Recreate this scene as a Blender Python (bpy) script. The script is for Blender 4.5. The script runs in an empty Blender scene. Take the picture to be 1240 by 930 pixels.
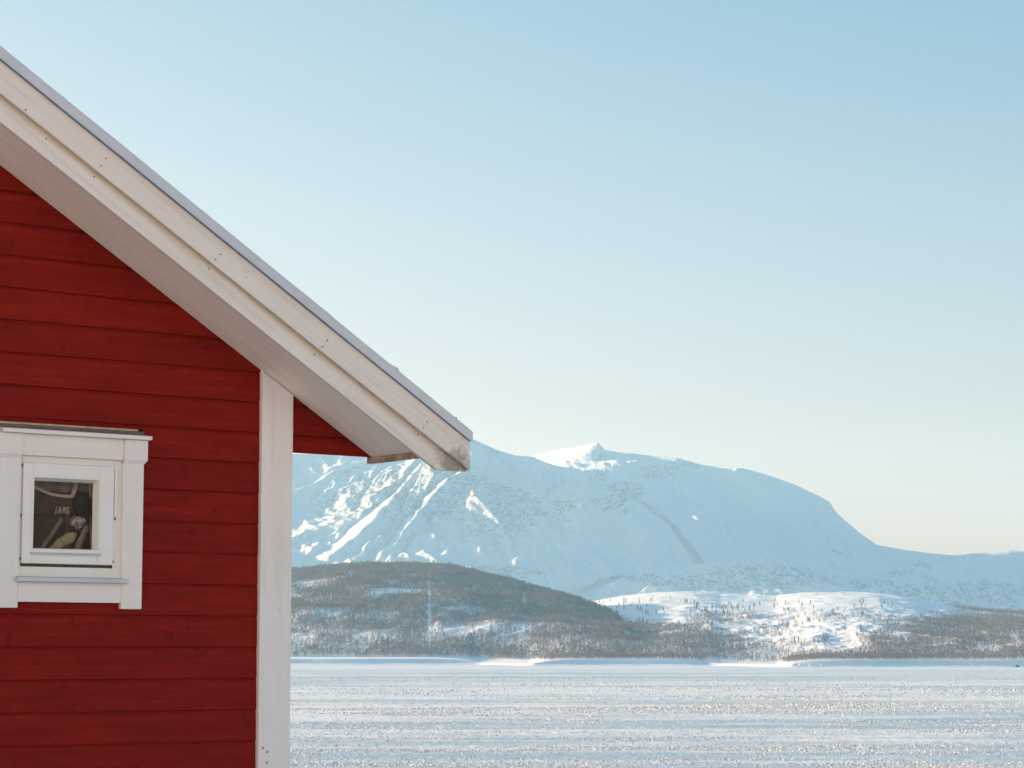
import bpy, bmesh, math, random
import numpy as np
from mathutils import Vector, Matrix

random.seed(7)
rng = np.random.default_rng(11)
scene = bpy.context.scene
COL = scene.collection
R = math.radians

# ------------------------------------------------------------------ camera figures
FPX, CX, CY = 2850.0, 620.0, 465.0           # focal length and centre for a 1240 x 930 picture
PITCH = math.atan(323.0 / FPX)
EYE = 1.75                                   # eye height above the yard
ICE_Z = EYE - 15.0                           # frozen fjord lies below the yard
HAZE_DENSITY = 5.4e-5
SUN_ELEV, SUN_LEFT = 10.5, 60.0              # degrees above horizon, degrees left of the view direction
SUN_STRENGTH, SKY_STRENGTH, EXPOSURE = 5.0, 0.10, 1.56
SUN_COLOR = (1.0, .72, .45)
SKY_TINT = [(0.0, (.85, .67, .91)), (.10, (.745, .555, .605)), (.19, (.73, .64, .63)), (.27, (.65, .69, .67)), (.6, (.63, .90, .97))]
HAZE_COLOR = (.46, .79, 1.0)

def ray(px, py):
    a = (np.asarray(px, float) - CX) / FPX
    b = (CY - np.asarray(py, float)) / FPX
    return a, math.cos(PITCH) - b * math.sin(PITCH), math.sin(PITCH) + b * math.cos(PITCH)

def at(px, py, D):                           # world point seen at a pixel, D metres ahead
    x, y, z = ray(px, py)
    return x / y * D, D, EYE + z / y * D

def project(x, y, z):
    z = z - EYE
    yc = y * math.cos(PITCH) + z * math.sin(PITCH)
    zc = -y * math.sin(PITCH) + z * math.cos(PITCH)
    return CX + FPX * x / yc, CY - FPX * zc / yc

# ------------------------------------------------------------------ object helpers
def tag(o, label=None, cat=None, group=None, kind=None):
    if label: o['label'] = label
    if cat: o['category'] = cat
    if group: o['group'] = group
    if kind: o['kind'] = kind
    return o

def empty(name, loc=(0, 0, 0), rz=0.0):
    o = bpy.data.objects.new(name, None)
    COL.objects.link(o)
    o.location = loc
    o.rotation_euler = (0, 0, rz)
    o.empty_display_size = 0.2
    return o

def link(name, me, parent=None, mat=None):
    o = bpy.data.objects.new(name, me)
    COL.objects.link(o)
    if mat: me.materials.append(mat)
    if parent: o.parent = parent
    return o

def obj(name, bm, mat, parent=None, smooth=False):
    bmesh.ops.recalc_face_normals(bm, faces=bm.faces)
    me = bpy.data.meshes.new(name)
    bm.to_mesh(me); bm.free()
    if smooth:
        for p in me.polygons: p.use_smooth = True
    return link(name, me, parent, mat)

def fast_mesh(name, verts, faces, smooth=False):
    verts = np.ascontiguousarray(verts, dtype=np.float32)
    faces = np.ascontiguousarray(faces, dtype=np.int32)
    k = faces.shape[1]
    me = bpy.data.meshes.new(name)
    me.vertices.add(len(verts)); me.vertices.foreach_set('co', verts.ravel())
    me.loops.add(faces.size); me.loops.foreach_set('vertex_index', faces.ravel())
    me.polygons.add(len(faces))
    me.polygons.foreach_set('loop_start', np.arange(0, faces.size, k, dtype=np.int32))
    me.update(calc_edges=True)
    if smooth:
        me.polygons.foreach_set('use_smooth', np.ones(len(faces), dtype=bool))
    me.validate()
    return me

def grid_mesh(name, X, Y, Z):
    h, w = X.shape
    v = np.stack([X, Y, Z], -1).reshape(-1, 3)
    i = np.arange(h * w).reshape(h, w)
    f = np.stack([i[:-1, :-1], i[:-1, 1:], i[1:, 1:], i[1:, :-1]], -1).reshape(-1, 4)
    return fast_mesh(name, v, f, True)

# ------------------------------------------------------------------ numpy noise
def vnoise(x, y, seed):
    xi = np.floor(x).astype(np.int64); yi = np.floor(y).astype(np.int64)
    fx = x - xi; fy = y - yi
    fx = fx * fx * fx * (fx * (fx * 6 - 15) + 10); fy = fy * fy * fy * (fy * (fy * 6 - 15) + 10)
    def h(a, b):
        n = (a * 374761393 + b * 668265263 + seed * 2147483647) & 0xFFFFFFFF
        n = ((n ^ (n >> 13)) * 1274126177) & 0xFFFFFFFF
        n = n ^ (n >> 16)
        return (n & 0xFFFFFF) / float(0xFFFFFF) * 2 - 1
    a = h(xi, yi) * (1 - fx) + h(xi + 1, yi) * fx
    b = h(xi, yi + 1) * (1 - fx) + h(xi + 1, yi + 1) * fx
    return a * (1 - fy) + b * fy

def fbm(x, y, seed, octv=4, gain=0.5):
    s = 0; a = 1.0
    for k in range(octv):
        c, sn = math.cos(0.6 * k + .3), math.sin(0.6 * k + .3)
        s = s + a * vnoise(c * x - sn * y, sn * x + c * y, seed + 17 * k)
        x = x * 2.03; y = y * 2.03; a *= gain
    return s

def ridged(x, y, seed, octv=4, gain=0.5):
    s = 0; a = 1.0
    for k in range(octv):
        c, sn = math.cos(0.7 * k + .2), math.sin(0.7 * k + .2)
        s = s + a * (1 - 2 * np.abs(vnoise(c * x - sn * y, sn * x + c * y, seed + 13 * k)))
        x = x * 2.1; y = y * 2.1; a *= gain
    return s

def smooth(a, b, x):
    t = np.clip((x - a) / (b - a), 0, 1)
    return t * t * (3 - 2 * t)

# ------------------------------------------------------------------ materials
def new_mat(name, base=(.5, .5, .5), rough=.6, spec=.3, metal=0.0):
    m = bpy.data.materials.new(name); m.use_nodes = True
    nt = m.node_tree
    b = nt.nodes['Principled BSDF']
    b.inputs['Base Color'].default_value = (*base, 1)
    b.inputs['Roughness'].default_value = rough
    b.inputs['Specular IOR Level'].default_value = spec
    b.inputs['Metallic'].default_value = metal
    return m, nt, b

class NB:
    def __init__(s, nt): s.nt = nt
    def n(s, typ, **kw):
        nd = s.nt.nodes.new(typ)
        for k, v in kw.items(): setattr(nd, k, v)
        return nd
    def l(s, a, b): s.nt.links.new(a, b)
    def obj(s): return s.n('ShaderNodeTexCoord').outputs['Object']
    def mapping(s, vec, scale=(1, 1, 1), rot=(0, 0, 0), loc=(0, 0, 0)):
        m = s.n('ShaderNodeMapping'); s.l(vec, m.inputs['Vector'])
        m.inputs['Scale'].default_value = scale; m.inputs['Rotation'].default_value = rot; m.inputs['Location'].default_value = loc
        return m.outputs[0]
    def noise(s, vec, scale, detail=4, rough=.55, dist=0.0):
        t = s.n('ShaderNodeTexNoise'); s.l(vec, t.inputs['Vector'])
        t.inputs['Scale'].default_value = scale; t.inputs['Detail'].default_value = detail
        t.inputs['Roughness'].default_value = rough; t.inputs['Distortion'].default_value = dist
        return t.outputs['Fac']
    def ramp(s, fac, stops, mode='LINEAR'):
        r = s.n('ShaderNodeValToRGB'); s.l(fac, r.inputs['Fac'])
        r.color_ramp.interpolation = mode
        e = r.color_ramp.elements
        while len(e) < len(stops): e.new(.5)
        for k, (p, c) in enumerate(stops):
            e[k].position = p
            e[k].color = (c, c, c, 1) if isinstance(c, (int, float)) else (*c, 1)
        return r.outputs['Color']
    def mix(s, fac, a, b, mode='MIX'):
        m = s.n('ShaderNodeMix', data_type='RGBA', blend_type=mode)
        for sock, v in ((m.inputs['Factor'], fac), (m.inputs['A'], a), (m.inputs['B'], b)):
            pass
        fs = m.inputs[0]; A = m.inputs[6]; B = m.inputs[7]
        for sock, v in ((fs, fac), (A, a), (B, b)):
            if isinstance(v, (int, float)): sock.default_value = v
            elif isinstance(v, tuple): sock.default_value = (*v, 1)
            else: s.l(v, sock)
        return m.outputs[2]
    def math(s, op, a, b=None, c=None, clamp=False):
        m = s.n('ShaderNodeMath', operation=op); m.use_clamp = clamp
        for k, v in enumerate((a, b, c)):
            if v is None: continue
            if isinstance(v, (int, float)): m.inputs[k].default_value = v
            else: s.l(v, m.inputs[k])
        return m.outputs[0]
    def bump(s, h, strength, dist, bsdf, prev=None):
        b = s.n('ShaderNodeBump'); s.l(h, b.inputs['Height'])
        b.inputs['Strength'].default_value = strength; b.inputs['Distance'].default_value = dist
        if prev is not None: s.l(prev, b.inputs['Normal'])
        if bsdf is not None: s.l(b.outputs[0], bsdf.inputs['Normal'])
        return b.outputs[0]

# painted red cladding: grain runs along local X, each board its own tint
def mat_red():
    m, nt, b = new_mat('red_painted_board', rough=.7, spec=.10)
    q = NB(nt); o = q.obj()
    sx = q.n('ShaderNodeSeparateXYZ'); q.l(o, sx.inputs[0])
    idx = q.math('FLOOR', q.math('DIVIDE', q.math('ADD', sx.outputs['Z'], -1.767 + 1.345), .1345))
    wn = q.n('ShaderNodeTexWhiteNoise', noise_dimensions='1D'); q.l(idx, wn.inputs['W'])
    # shift the grain from board to board
    cmb = q.n('ShaderNodeCombineXYZ'); q.l(q.math('MULTIPLY', wn.outputs['Value'], 37.0), cmb.inputs['X'])
    add = q.n('ShaderNodeVectorMath', operation='ADD'); q.l(o, add.inputs[0]); q.l(cmb.outputs[0], add.inputs[1])
    v = add.outputs[0]
    grain = q.noise(q.mapping(v, (2.2, 2.2, 46)), 1.0, 5, .6, .6)
    cloud = q.noise(q.mapping(v, (3.0, 3.0, 9.0)), 1.0, 4, .6)
    knots = q.noise(q.mapping(v, (13, 13, 16)), 1.0, 2, .5, 1.6)
    vert = q.noise(q.mapping(v, (38, 38, 5)), 1.0, 3, .6, .8)
    c = q.mix(q.ramp(cloud, [(.3, 0), (.72, 1)]), (.180, .0078, .0045), (.245, .0108, .0058))
    c = q.mix(q.math('MULTIPLY', q.ramp(grain, [(.45, 0), (.75, 1)]), .5), c, (.36, .023, .008))
    c = q.mix(q.math('MULTIPLY', q.ramp(knots, [(.62, 0), (.72, 1)]), .55), c, (.085, .005, .004))
    c = q.mix(q.math('MULTIPLY', q.ramp(vert, [(.62, 0), (.78, 1)]), .22), c, (.10, .005, .0045))
    c = q.mix(q.math('MULTIPLY', wn.outputs['Value'], .22), c, (.118, .006, .005))
    q.l(c, b.inputs['Base Color'])
    h = q.math('ADD', q.math('MULTIPLY', grain, .7), q.math('MULTIPLY', knots, .5))
    q.bump(h, .35, .004, b)
    return m

# white painted boards; grain along local X after rotation by ang about Y
def mat_white(name, base=(.70, .62, .53), dirt=(.38, .27, .17), ang=0.0, dirt_amt=.5, vertical=False, mould=None):
    m, nt, b = new_mat(name, rough=.55, spec=.25)
    q = NB(nt); o = q.obj()
    o = q.mapping(o, rot=(0, ang, 0))
    sc = (38, 38, 1.6) if vertical else (1.6, 38, 38)
    sc2 = (26, 26, 5) if vertical else (5, 26, 26)
    grain = q.noise(q.mapping(o, sc), 1.0, 5, .62, .3)
    cloud = q.noise(q.mapping(o, sc2), .35, 4, .6)
    fleck = q.noise(q.mapping(o, (24, 24, 24)), 1.0, 3, .55, .5)
    c = q.mix(q.ramp(cloud, [(.35, 0), (.75, 1)]), base, tuple(k * f for k, f in zip(base, (1.03, 1.07, 1.13))))
    c = q.mix(q.math('MULTIPLY', q.ramp(grain, [(.50, 0), (.78, 1)]), dirt_amt), c, dirt)
    c = q.mix(q.math('MULTIPLY', q.ramp(fleck, [(.70, 0), (.76, 1)]), dirt_amt * .8), c, (.24, .19, .15))
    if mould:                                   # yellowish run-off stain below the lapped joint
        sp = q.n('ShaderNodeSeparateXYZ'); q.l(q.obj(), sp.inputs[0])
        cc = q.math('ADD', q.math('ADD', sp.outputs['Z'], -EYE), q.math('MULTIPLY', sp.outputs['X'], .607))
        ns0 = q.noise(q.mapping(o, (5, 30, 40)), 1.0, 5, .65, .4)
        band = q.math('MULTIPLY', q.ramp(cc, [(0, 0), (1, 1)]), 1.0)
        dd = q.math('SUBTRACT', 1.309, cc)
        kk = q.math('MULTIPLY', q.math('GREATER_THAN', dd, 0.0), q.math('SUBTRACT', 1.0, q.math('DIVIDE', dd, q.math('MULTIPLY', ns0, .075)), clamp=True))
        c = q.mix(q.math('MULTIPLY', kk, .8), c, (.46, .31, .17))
    if mould:                                   # weather stain at the board's lower end, its own shape
        (mx, mz), rad = mould
        ge = q.n('ShaderNodeVectorMath', operation='DISTANCE'); q.l(q.obj(), ge.inputs[0])
        ge.inputs[1].default_value = (mx, -.43, mz)
        d = q.math('DIVIDE', ge.outputs['Value'], rad)
        ns = q.noise(q.mapping(q.obj(), (16, 16, 22)), 1.0, 5, .65, .6)
        k = q.math('ADD', q.math('SUBTRACT', 1.0, d), q.math('MULTIPLY', q.math('SUBTRACT', ns, .5), 1.7))
        c = q.mix(q.math('MULTIPLY', q.ramp(k, [(.25, 0), (.75, 1)]), .62), c, (.15, .10, .055))
    q.l(c, b.inputs['Base Color'])
    q.bump(grain, .3, .003, b)
    return m

def mat_metal(name, base, rough, metal=.5, var=.25):
    m, nt, b = new_mat(name, base, rough, .4, metal)
    q = NB(nt); o = q.obj()
    n = q.noise(q.mapping(o, (9, 9, 9)), 1.0, 5, .6)
    c = q.mix(q.ramp(n, [(.3, 0), (.7, 1)]), tuple(k * (1 - var) for k in base), tuple(min(1, k * (1 + var)) for k in base))
    q.l(c, b.inputs['Base Color'])
    q.bump(n, .15, .002, b)
    return m

def mat_plain(name, base, rough=.7, scale=12, var=.35, bump=.2):
    m, nt, b = new_mat(name, base, rough, .2)
    q = NB(nt); o = q.obj()
    n = q.noise(q.mapping(o, (scale,) * 3), 1.0, 5, .6)
    c = q.mix(q.ramp(n, [(.3, 0), (.7, 1)]), tuple(k * (1 - var) for k in base), tuple(min(1, k * (1 + var)) for k in base))
    q.l(c, b.inputs['Base Color'])
    q.bump(n, bump, .01, b)
    return m

def mat_floral():
    m, nt, b = new_mat('floral_cloth', rough=.8, spec=.1)
    q = NB(nt); o = q.obj()
    v = q.n('ShaderNodeTexVoronoi'); q.l(q.mapping(o, (60, 60, 60)), v.inputs['Vector']); v.inputs['Scale'].default_value = 1.0
    n = q.noise(q.mapping(o, (45, 45, 45)), 1.0, 3, .6, 1.5)
    c = q.mix(q.ramp(v.outputs['Distance'], [(.25, 0), (.5, 1)]), (.85, .62, .62), (.22, .12, .13))
    c = q.mix(q.ramp(n, [(.5, 0), (.62, 1)]), c, (.70, .48, .46))
    q.l(c, b.inputs['Base Color'])
    return m

def mat_glass():
    m = bpy.data.materials.new('window_glass'); m.use_nodes = True
    nt = m.node_tree; q = NB(nt)
    nt.nodes.remove(nt.nodes['Principled BSDF'])
    out = nt.nodes['Material Output']
    tr = q.n('ShaderNodeBsdfTransparent'); tr.inputs['Color'].default_value = (.86, .86, .83, 1)
    gl = q.n('ShaderNodeBsdfGlossy'); gl.inputs['Roughness'].default_value = .02
    fr = q.n('ShaderNodeFresnel'); fr.inputs['IOR'].default_value = 1.45
    mx = q.n('ShaderNodeMixShader')
    q.l(q.math('MULTIPLY', fr.outputs[0], .25), mx.inputs[0]); q.l(tr.outputs[0], mx.inputs[1]); q.l(gl.outputs[0], mx.inputs[2])
    q.l(mx.outputs[0], out.inputs['Surface'])
    return m

def mat_snow(name, base=(.83, .84, .86), s1=.02, s2=.3, bump=.5, dist=3.0):
    m, nt, b = new_mat(name, base, .75, .12)
    q = NB(nt); o = q.obj()
    n1 = q.noise(q.mapping(o, (s1,) * 3), 1.0, 6, .6)
    n2 = q.noise(q.mapping(o, (s2,) * 3), 1.0, 4, .6)
    c = q.mix(n1, tuple(k * .95 for k in base), tuple(min(.92, k * 1.05) for k in base))
    q.l(c, b.inputs['Base Color'])
    q.bump(q.math('ADD', n1, q.math('MULTIPLY', n2, .25)), bump, dist, b)
    return m

def mat_crust():
    m, nt, b = new_mat('crust_snow', (.88, .88, .88), .6, .2)
    q = NB(nt)
    n = q.noise(q.mapping(q.obj(), (2, 2, 2)), 1.0, 4, .6)
    c = q.mix(n, (.84, .85, .86), (.92, .92, .92)); q.l(c, b.inputs['Base Color'])
    t = q.n('ShaderNodeBsdfTranslucent'); q.l(c, t.inputs['Color'])    # thin crystals let the low sun through
    mx = q.n('ShaderNodeMixShader'); mx.inputs[0].default_value = .08
    q.l(b.outputs[0], mx.inputs[1]); q.l(t.outputs[0], mx.inputs[2]); q.l(mx.outputs[0], nt.nodes['Material Output'].inputs['Surface'])
    return m

def mat_mountain():
    m, nt, b = new_mat('mountain_snow', rough=.8, spec=.1)
    q = NB(nt); o = q.obj()
    at_ = q.n('ShaderNodeAttribute', attribute_name='rock')
    rk = at_.outputs['Fac']
    n1 = q.noise(q.mapping(o, (.035, .012, .05)), 1.0, 6, .68, .8)
    n2 = q.noise(q.mapping(o, (.11, .04, .11)), 1.0, 5, .7)
    n4 = q.noise(q.mapping(o, (.22, .10, .16)), 1.0, 4, .7)
    f = q.math('ADD', q.math('ADD', q.math('ADD', q.math('MULTIPLY', n1, .55), q.math('MULTIPLY', n2, .75)), q.math('MULTIPLY', n4, .5)), q.math('MULTIPLY_ADD', rk, .30, -.145))
    k = q.ramp(f, [(.93, 0), (1.00, 1)])
    n3 = q.noise(q.mapping(o, (.02, .02, .02)), 1.0, 4, .6)
    c = q.mix(n3, (.80, .81, .83), (.86, .87, .88))
    c = q.mix(q.math('MULTIPLY', k, .72), c, (.24, .235, .25))
    q.l(c, b.inputs['Base Color'])
    hh = q.math('ADD', q.math('MULTIPLY', n1, 1.0), q.math('MULTIPLY', n2, .35))
    q.bump(hh, .8, 18.0, b)
    return m

def mat_ice():
    m, nt, b = new_mat('frozen_fjord', rough=.5, spec=.35)
    q = NB(nt); o = q.obj()
    sx = q.n('ShaderNodeSeparateXYZ'); q.l(o, sx.inputs[0])
    # wind-packed bands lying across the fjord; coarser sheets far out, finer crust close in
    fine = q.noise(q.mapping(o, (.022, .085, .1), rot=(0, 0, .05)), 1.0, 7, .66, .4)
    mid = q.noise(q.mapping(o, (.0035, .016, .1), rot=(0, 0, -.04)), 1.0, 5, .6, .3)
    far = q.noise(q.mapping(o, (.0012, .0042, .1), rot=(0, 0, .02)), 1.0, 5, .6, .3)
    f = q.math('ADD', q.math('ADD', q.math('MULTIPLY', fine, .42), q.math('MULTIPLY', mid, .40)), q.math('MULTIPLY', far, .34))
    k = q.ramp(f, [(.51, 0), (.62, 1)])
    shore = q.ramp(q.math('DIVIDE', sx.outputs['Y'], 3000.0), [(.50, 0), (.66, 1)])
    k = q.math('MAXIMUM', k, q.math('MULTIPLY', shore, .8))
    n3 = q.noise(q.mapping(o, (.9, 1.2, .9)), 1.0, 4, .7)
    ice = q.mix(n3, (.31, .435, .52), (.44, .555, .635))
    c = q.mix(k, ice, (.74, .78, .815))
    q.l(c, b.inputs['Base Color'])
    q.l(q.ramp(k, [(0, .38), (1, .8)]), b.inputs['Roughness'])
    g = q.noise(q.mapping(o, (1.4, .7, 1.4)), 1.0, 5, .7)
    g2 = q.noise(q.mapping(o, (.25, .10, .25)), 1.0, 4, .6)
    bp = q.bump(g2, .45, 1.2, None)
    q.bump(g, .7, .35, b, bp)
    return m

def mat_bark(name, a, c2):
    m, nt, b = new_mat(name, a, .9, .08)
    q = NB(nt); o = q.obj()
    n = q.noise(q.mapping(o, (.02, .02, .02)), 1.0, 5, .6)
    q.l(q.mix(q.ramp(n, [(.35, 0), (.65, 1)]), a, c2), b.inputs['Base Color'])
    return m

RAKE = math.atan(.607)
M = dict(
    red=mat_red(),
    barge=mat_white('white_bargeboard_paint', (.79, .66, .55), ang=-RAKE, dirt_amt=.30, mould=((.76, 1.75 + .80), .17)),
    soffit=mat_white('weathered_soffit_paint', (.92, .76, .57), (.55, .39, .26), ang=-RAKE, dirt_amt=.36),
    fasc=mat_plain('stained_fascia_paint', (.42, .32, .235), .7, 11, .75),
    corner=mat_white('white_corner_paint', (.82, .71, .62), vertical=True, dirt_amt=.24),
    trim=mat_white('white_trim_paint', (.82, .705, .61), dirt_amt=.06),
    trimv=mat_white('white_upright_trim_paint', (.82, .705, .615), vertical=True, dirt_amt=.06),
    sash=mat_white('cream_sash_paint', (.83, .735, .645), dirt_amt=.05),
    frame=mat_white('cream_frame_paint', (.81, .71, .60), dirt_amt=.08),
    zinc=mat_metal('grey_sheet_metal', (.60, .575, .575), .7, .05, .06),
    zinc2=mat_metal('pale_sheet_metal', (.64, .60, .595), .7, .05, .06),
    sill=mat_metal('zinc_sill', (.56, .545, .55), .5, .3, .1),
    catch=mat_metal('dull_catch', (.22, .17, .15), .6, .2),
    darkmetal=mat_metal('dark_brown_flashing', (.15, .105, .115), .55, .2),
    gap_shade=mat_plain('blue_grey_gap_shade', (.25, .30, .36), .7, 20, .2),
    ochre=mat_plain('ochre_seal', (.46, .37, .20), .7, 30, .25),
    gap=mat_plain('brown_gap', (.13, .085, .045), .9, 30, .3),
    dark=mat_plain('dark_gap', (.012, .010, .009), .9, 20, .3),
    nail=mat_plain('rusty_nail', (.15, .10, .085), .7, 200, .3),
    roofing=mat_metal('dark_roof_sheet', (.10, .10, .11), .55, .1),
    glass=mat_glass(),
    room=mat_plain('dim_panelling', (.10, .065, .05), .8, 8, .3),
    concrete=mat_plain('foundation_concrete', (.30, .29, .27), .9, 10, .2),
    mountain=mat_mountain(),
    hill=mat_snow('hill_snow', (.84, .84, .85), .03, .2, .35, 2.5),
    yard=mat_snow('yard_snow', (.85, .85, .86), .6, 6, .4, .12),
    ice=mat_ice(),
    crust=mat_crust(),
    birch=mat_bark('bare_birch', (.20, .172, .188), (.27, .225, .232)),
    tree=mat_bark('dark_tree', (.040, .040, .038), (.065, .058, .052)),
    rock=mat_plain('shore_rock', (.05, .05, .055), .9, .8, .4),
)

# ------------------------------------------------------------------ the mountain
def ridge_field(X, Y, ridges):
    """height of a massif: the highest of many ridge lines, each falling away to its sides"""
    best = np.full(X.shape, -1e9)
    drop0 = np.full(X.shape, 1e9)
    for pts, k, Zl, m_ in ridges:
        P = np.array([at(*p) for p in pts])
        for a, b in zip(P[:-1], P[1:]):
            ab = b[:2] - a[:2]; L2 = ab @ ab
            t = np.clip(((X - a[0]) * ab[0] + (Y - a[1]) * ab[1]) / L2, 0, 1)
            d = np.hypot(X - (a[0] + t * ab[0]), Y - (a[1] + t * ab[1]))
            drop = Zl * (1 - np.exp(-k * d / Zl)) + m_ * d
            z = a[2] + t * (b[2] - a[2]) - drop
            m = z > best
            best = np.where(m, z, best)
            drop0 = np.where(m, d, drop0)
    return best, drop0

MAIN_LEFT = [(-500, 600, 8600), (-200, 570, 8500), (100, 556, 8400), (300, 551, 8350), (400, 549, 8330), (450, 547, 8320),
             (520, 538, 8280), (572, 531.5, 8200), (600, 544, 8150), (625, 551.5, 8100), (645, 553, 8050), (668, 563, 7980), (700, 570, 7900),
             (713, 572, 7850), (740, 583, 7800), (765, 603, 7700), (795, 627, 7560), (815, 645, 7450), (850, 690, 7100)]
MAIN_RIGHT = [(560, 560, 9900), (640, 553, 9500), (650, 550, 9400), (675, 544, 9300), (705, 539.5, 9150), (724, 535.5, 9100), (732, 545, 9200),
              (748, 547.5, 9300), (775, 550, 9300), (800, 552.5, 9250), (820, 554.5, 9200), (850, 563, 9150), (882, 568, 9100), (893, 566.5, 9050), (903, 568, 9050),
              (935, 577, 9000), (960, 586, 8950), (985, 598, 8900), (1003, 608.5, 8850), (1009, 619, 8850),
              (1020, 630, 8850), (1040, 647, 8850), (1058, 660, 8900), (1090, 666, 9200), (1120, 670, 9400), (1152, 673, 9600), (1190, 669, 9800),
              (1240, 663, 9800), (1420, 650, 9800), (1700, 640, 9800)]
RIDGES = [
    (MAIN_LEFT, .25, 160, .30), (MAIN_RIGHT, .25, 160, .30),
    ([(1030, 718, 6900), (1060, 707, 7000), (1090, 694, 7150), (1120, 684, 7400), (1160, 678, 7700), (1240, 670, 8200), (1420, 655, 8600)], .20, 90, .30),
    ([(715, 722, 6700), (745, 706, 6800), (775, 694, 6900), (805, 687, 6950), (850, 683, 7000), (885, 682, 7000), (930, 690, 7000), (1000, 705, 6900)], .20, 40, .22),
]
# spurs on the left massif: (pixel x, pixel y, depth, height, width of the sunny side, width of the shaded side)
SPURS = [
    [(505, 561, 8170, 10, 30, 30), (470, 566, 8190, 16, 45, 35), (440, 573, 8170, 20, 55, 40), (400, 588, 8090, 20, 55, 50), (352, 606, 7980, 20, 55, 60), (300, 622, 7850, 16, 50, 60)],
    [(440, 580, 8120, 4, 40, 30), (430, 590, 8040, 20, 62, 35), (415, 597, 7980, 4, 40, 30)],
    [(486, 560, 8180, 6, 25, 25), (464, 582, 8060, 13, 36, 30), (452, 596, 7950, 11, 32, 30), (440, 612, 7840, 9, 30, 30), (432, 624, 7740, 3, 30, 30)],
    [(503, 561, 8140, 5, 20, 20), (486, 578, 8040, 9, 25, 25), (468, 592, 7930, 4, 20, 20)],
    [(524, 560, 8100, 10, 30, 40), (506, 582, 7960, 16, 42, 45), (488, 608, 7760, 20, 54, 50), (474, 630, 7600, 28, 84, 60), (462, 648, 7470, 36, 110, 70), (446, 664, 7330, 36, 120, 80), (424, 678, 7220, 30, 115, 80), (398, 692, 7100, 20, 100, 80)],
    [(596, 580, 7900, 5, 30, 50), (576, 588, 7850, 28, 60, 70), (564, 593, 7820, 34, 72, 75), (548, 604, 7740, 36, 74, 75), (529, 620, 7630, 30, 62, 65), (514, 635, 7500, 28, 56, 60), (505, 650, 7380, 34, 72, 60), (492, 664, 7270, 30, 66, 60), (474, 678, 7150, 22, 54, 60), (446, 696, 6990, 12, 36, 60)],
    [(402, 654, 7440, 6, 40, 40), (384, 660, 7400, 16, 50, 40), (366, 668, 7340, 18, 56, 40), (345, 676, 7290, 16, 50, 40), (310, 690, 7200, 12, 50, 40)],
    [(470, 662, 7250, 3, 20, 30), (455, 674, 7170, 9, 26, 30), (430, 692, 7000, 7, 24, 30)],
    [(545, 672, 7140, 3, 40, 30), (515, 677, 7100, 9, 30, 26), (488, 677, 7110, 10, 32, 26), (470, 684, 7060, 8, 30, 26)],
]
def spur_field(X, Y):
    add = np.zeros(X.shape)
    for sp in SPURS:
        best = np.full(X.shape, 1e9); val = np.zeros(X.shape)
        for p, q_ in zip(sp[:-1], sp[1:]):
            a = np.array(at(*p[:3])[:2]); b = np.array(at(*q_[:3])[:2]); ab = b - a; L = math.hypot(*ab)
            tr = ((X - a[0]) * ab[0] + (Y - a[1]) * ab[1]) / L ** 2; t = np.clip(tr, 0, 1)
            dx = X - a[0] - t * ab[0]; dy = Y - a[1] - t * ab[1]
            d = np.hypot(dx, dy); left = (ab[0] * dy - ab[1] * dx) < 0
            h = p[3] + t * (q_[3] - p[3]); w = np.where(left, p[4] + t * (q_[4] - p[4]), p[5] + t * (q_[5] - p[5]))
            v = np.clip(1 - d / w, 0, 1); v = h * np.where(left, v, v * v * (3 - 2 * v))
            m = d < best
            val = np.where(m, v, val); best = np.where(m, d, best)
        add = np.maximum(add, val * 1.35)
    return add
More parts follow.
